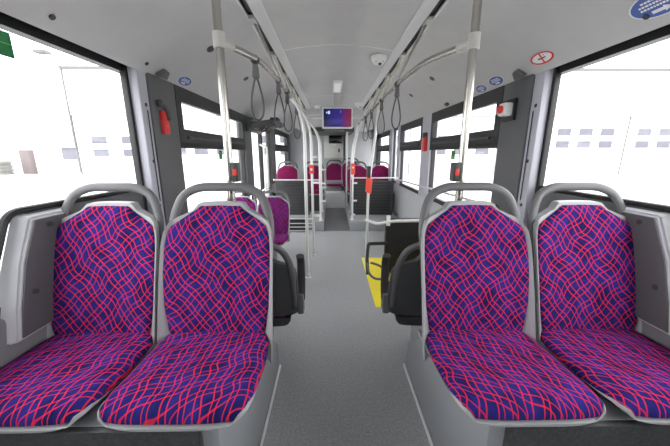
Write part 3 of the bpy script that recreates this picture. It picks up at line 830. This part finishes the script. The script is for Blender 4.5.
t = thing('ceiling_clip', 'black oval clip low on the right ceiling panel', 'clip'); t.matrix_world = panel_M(1, 1.139, 3.25)
mb = MB(); ell(mb, .05, .020, 0, .006, 24); mb.build('body', M['darkplastic'], t)
mb = MB(); ell(mb, .018, .008, .006, .009, 16); mb.build('lens', M['handle'], t)
for sg, x, y, lab in ((1, 1.128, 1.25, 'dark panel screw at the upper right beside the blue sticker'), (-1, 1.128, 1.285, 'dark panel screw at the upper left above the big window'),
                      (-1, 1.13, 1.88, 'dark panel screw on the left ceiling above the pillar')):
    o = MB(); ell(o, .011, .011, 0, .005, 16); q = o.build('panel_screw', M['darkplastic']); q.matrix_world = panel_M(sg, x, y); tag(q, lab, 'screw')
for sg, y, lab in ((-1, 2.05, 'small dark hook notch above the left pillar'), (1, 2.03, 'small dark hook notch above the right pillar')):
    o = MB(); o.prism([(-.05, .0), (.05, .0), (.02, .055), (-.02, .055)], 'Z', 0, .03, .006); q = o.build('coat_hook', M['handle']); q.matrix_world = panel_M(sg, 1.155, y); tag(q, lab, 'hook')

# ------------------------------------------------------------------ wall fittings
em = thing('emergency_hammer', 'red emergency hammer in a holder on the wide left pillar', 'hammer', (-1.162, 2.045, 1.56))
mb = MB(); mb.box(-.005, .022, -.032, .034, -.09, .055, .008); mb.build('holder', M['red'], em)
mb = MB()
for i in range(5): mb.box(.021, .026, -.026, .026, -.075+i*.022, -.065+i*.022, .002)
mb.build('ribs', M['red'], em)
mb = MB(); mb.tube(fillet([(.02, -.055, .10), (.03, .0, .07), (.03, .02, .0)], .03), .013, 8); mb.box(.008, .034, -.065, -.03, .075, .115, .006); mb.build('hammer_head', M['darkplastic'], em)
ev = thing('emergency_valve', 'white box with round red button on the wide right pillar', 'emergency button', (1.155, 2.12, 1.635))
mb = MB(); mb.box(-.012, .03, -.06, .08, -.07, .07, .006); mb.build('base', M['black'], ev)
mb = MB(); mb.box(-.070, -.010, -.050, .02, -.042, .042, .01); mb.build('box', M['white'], ev)
mb = MB(); mb.lathe([(.030, 0), (.034, .006), (.034, .016), (.028, .022)], (-.045, .022, 0), 'Y', 24); mb.build('button_ring', M['clear'], ev)
mb = MB(); mb.lathe([(.024, 0), (.026, .008), (.022, .022), (.010, .028)], (-.071, -.018, .0), 'X', 20, Matrix.Rotation(pi, 4, 'Z')); mb.build('button', M['red'], ev)
rb = thing('emergency_hammer', 'red emergency hammer box on the pale right pillar behind the near pole', 'hammer', (1.168, 3.93, 1.49))
mb = MB(); mb.box(-.045, .0, -.045, .05, -.12, .06, .01); mb.build('holder', M['red'], rb)
mb = MB(); mb.box(-.05, .0, -.03, .05, .05, .115, .01); mb.build('hammer_head', M['darkplastic'], rb)
# green window stickers
def gs(sg, y, z, w, h, label):
    t = thing('window_sticker', label, 'sticker', (sg*(XW+.010), y, z))
    a, b = sorted((0, -sg*.001)); mb = MB(); mb.box(a, b, -w, w, -h, h); s = mb.build('film', M['green'], t)
    mb = MB(); a, b = sorted((-sg*.001, -sg*.0016))
    mb.box(a, b, -w*.95, w*.95, h*.02, h*.08); mb.box(a, b, -w*.2, w*.4, -h*.70, -h*.40); mb.box(a, b, -w*.5, w*.1, h*.4, h*.65); mb.build('print', M['greenlight'], t)
gs(-1, 1.11, 1.722, .080, .042, 'green exit sticker at the top of the big left window')
gs(-1, 3.15, 1.33, .05, .045, 'small green sticker on the left vent window')
gs(1, 3.15, 1.33, .05, .045, 'small green sticker on the right window behind the near pole')

# opened door drive above the left door
dd = thing('door_drive', 'dark opened door drive housing above the left door', 'door drive', (-.98, 4.25, 1.72))
mb = MB(); mb.prism([(-.17, -.10), (.18, .015), (.20, .06), (-.17, .0)], 'Y', -.28, .36, .008); mb.build('housing', M['darkplastic'], dd)
mb = MB(); mb.box(.14, .24, -.30, -.10, .03, .07, .006); mb.build('cover_tab', M['black'], dd)
mb = MB()
for k in range(3): mb.tube(fillet([(-.10+k*.09, -.36, -.03), (-.06+k*.09, -.40, -.09-.02*k), (.03+k*.06, -.37, -.10), (.08+k*.05, -.35, -.05)], .03), .006, 6)
mb.build('cable', M['black'], dd)

# rear cabinet with dark screen
rc = thing('rear_cabinet', 'cream cabinet on the rear wall above the single far seat', 'cabinet', (.02, 7.95, 1.22))
mb = MB(); mb.box(-.26, .24, .0, .24, .0, .60, .012); mb.build('body', M['cream'], rc)
mb = MB(); mb.box(-.14, .20, -.05, .0, .37, .60, .012); s_ = mb.build('display_box', M['screen'], rc)
mb = MB(); mb.box(.10, .15, -.012, .0, .15, .24, .004); mb.build('latch', M['handle'], rc)
mb = MB(); mb.box(-.03, .05, -.03, .0, .33, .36, .006); mb.build('label_plate', M['white'], rc)

# ------------------------------------------------------------------ outside
mb = MB(); mb.box(-70, 70, -40, 80, -.50, -.40)
struct('ground', mb, mat('pale concrete yard', (.55, .55, .54), .8, vary=.1, vscale=.5), 'pale concrete yard outside the bus', 'ground')
FY = 24.0
facade = mat('white cladding', (.80, .80, .80), .7); linem = mat('grey cladding joint', (.13, .13, .125), .7); doorm = mat('white garage door', (.84, .84, .84), .6)
panem = mat('dull garage window', (.10, .10, .125), .3)
bd = thing('depot_building', 'white depot hall with rows of garage doors seen through the windows', 'building', (0, FY, -.4))
mb = MB(); mb.box(-19.9, 60, 0, 8, 0, 7.8); mb.build('wall', facade, bd)
mb = MB(); mb.box(-20.0, 60, -.12, .3, 7.75, 7.95); mb.build('roof_edge', linem, bd)
mb = MB(); mb.tube([(-19.85, -.08, .2), (-19.85, -.08, 7.8)], .055, 8); mb.build('corner_outline', linem, bd)  # dark line added so the hall corner shows against the bright sky
GX = [-19.3, -12.8, -6.3, .2, 6.7, 10.2, 16.9, 23.2, 29.5]
for i, gx in enumerate((-15.2-4.6, -13.3, -6.6, .2, 7.1, 16.9, 23.3, 29.7)):
    w = 6.0
    d = MB(); d.box(gx+.1, gx+w-.1, -.06, .04, 0, 4.45); do = d.build('garage_door', doorm, bd)
    j = MB()
    j.box(gx, gx+.06, -.05, .03, 0, 4.5); j.box(gx+w-.06, gx+w, -.05, .03, 0, 4.5); j.box(gx, gx+w, -.05, .03, 4.42, 4.54); j.build('door_joint', linem, do)
    for k in range(3):
        if i == 0: xs = (1.25, 3.55, 99)[k]
        else: xs = .85 + k*1.72
        if xs > 50: continue
        for z0 in ((2.02, 2.95) if i >= 5 else (1.38, 2.35) if i == 0 else (1.5, 2.4)):
            p = MB(); p.box(gx+xs, gx+xs+(1.05 if i else 1.15), -.09, -.055, z0+.12, z0+.66); p.build('door_window', panem, do)
low = thing('yard_store', 'pale low store building with a brown door beyond the left window', 'building', (-32, 26, -.4))
mb = MB(); mb.box(-14, 11, 0, 8, 0, 3.6); mb.build('wall', facade, low)
mb = MB(); mb.box(-14, 11.1, -.4, 8, 3.5, 3.75); mb.build('roof_edge', mat('pale eave', (.45, .45, .42), .7), low)
mb = MB(); mb.box(5.6, 6.8, -.05, .05, 0, 2.0); mb.build('store_door', mat('brown door', (.12, .09, .09), .6), low)
mb = MB(); mb.box(9.2, 10.4, -.05, .05, 1.2, 2.2); mb.build('store_window', panem, low)
pl = MB()
for i in range(4): pl.box(-29.5+.0, -26.8, 24.6, 25.6, -.4+i*.3, -.28+i*.3, .01)
for i in range(3): pl.box(-29.5+i*1.2, -29.3+i*1.2, 24.6, 25.6, -.4, .7, .01)
tag(pl.build('pallet_stack', mat('grey timber', (.2, .2, .18), .8)), 'grey pallet stack beside the brown door outside on the left', 'pallets')
lamp = thing('floodlight', 'floodlight bracket on the corner of the white depot hall', 'lamp', (-20.0, 23.6, 8.3))
mb = MB(); mb.box(-.9, -.1, -.5, .1, -.1, .12, .03); mb.build('head', linem, lamp)
mb = MB(); mb.tube([(0, .4, -.1), (-.3, .1, -.05)], .04, 8); mb.build('arm', linem, lamp)
# bare hedge line beyond the store
for i, (x, h) in enumerate(((-46, 8), (-41, 9.5), (-36.5, 8.5), (-32, 10))):
    t = thing('bare_tree', ('far left' if i == 0 else 'second' if i == 1 else 'third' if i == 2 else 'rightmost')+' pale bare tree beyond the low store', 'tree', (x, 44, -.4))
    mb = MB(); random.seed(10+i); mb.tube([(0, 0, 0), (.1, 0, h*.4), (0, .1, h)], .16, 6, taper=lambda t: 1-.8*t)
    for k in range(26):
        z = h*random.uniform(.25, .95); a = random.uniform(0, 6.28); l = random.uniform(.8, 2.2)
        mb.tube([(0, 0, z), (l*.5*cos(a), l*.5*sin(a), z+l*.5), (l*.7*cos(a), l*.7*sin(a), z+l)], .05, 5, taper=lambda t: 1-.8*t)
    mb.build('branches', mat('grey bark', (.33, .32, .30), .9), t)

# groups for repeated things
for o in list(COL.objects):
    if o.parent or not o.get('category'): continue
    n = o.name.split('.')[0]; l = o.get('label', '')
    if n == 'bus_seat':
        o['group'] = ('seats of the rear section' if 'far' in l.split()[:2] or 'farthest' in l or 'single far' in l else
                      'seats facing the rear' if 'facing the rear' in l else 'small seats before the door' if 'before the door' in l else 'patterned seats nearest the camera')
    elif n == 'grab_pole': o['group'] = 'near stainless poles' if l.startswith('near ') else 'pale poles along the aisle'
    elif n == 'overhead_rail': o['group'] = 'overhead rails'
    elif n == 'slatted_panel': o['group'] = 'slatted panels before the rear seats'
    elif n == 'notice_sticker': o['group'] = 'blue oval stickers'
    elif n == 'ceiling_dome': o['group'] = 'ceiling domes'
    elif n == 'stop_box': o['group'] = 'red stop boxes'
    elif n == 'panel_screw': o['group'] = 'ceiling panel screws'
    elif n == 'bare_tree': o['group'] = 'bare trees beyond the store'
    elif n == 'window_sticker': o['group'] = 'green window stickers'
# ------------------------------------------------------------------ light
w = bpy.data.worlds.new('overcast'); SC.world = w; w.use_nodes = True
bg = w.node_tree.nodes['Background']; bg.inputs[0].default_value = (.97, .985, 1.0, 1); bg.inputs[1].default_value = 3.6

# ------------------------------------------------------------------ camera
F = 295.0; TH = atan(70/F); YAW = atan(4/F/cos(TH))
cam = bpy.data.cameras.new('camera'); co = bpy.data.objects.new('camera', cam); COL.objects.link(co)
cam.sensor_fit = 'HORIZONTAL'; cam.sensor_width = 36; cam.lens = 36*F/670; cam.clip_start = .02
co.location = (-.07, 0, 1.35); co.rotation_euler = (pi/2-TH, 0, -YAW)
SC.camera = co
SC.view_settings.view_transform = 'Standard'; SC.view_settings.look = 'None'; SC.view_settings.gamma = 1; SC.view_settings.exposure = 0.65
SC.view_settings.use_curve_mapping = False
SC.cycles.max_bounces = 12; SC.cycles.diffuse_bounces = 6; SC.cycles.transparent_max_bounces = 16
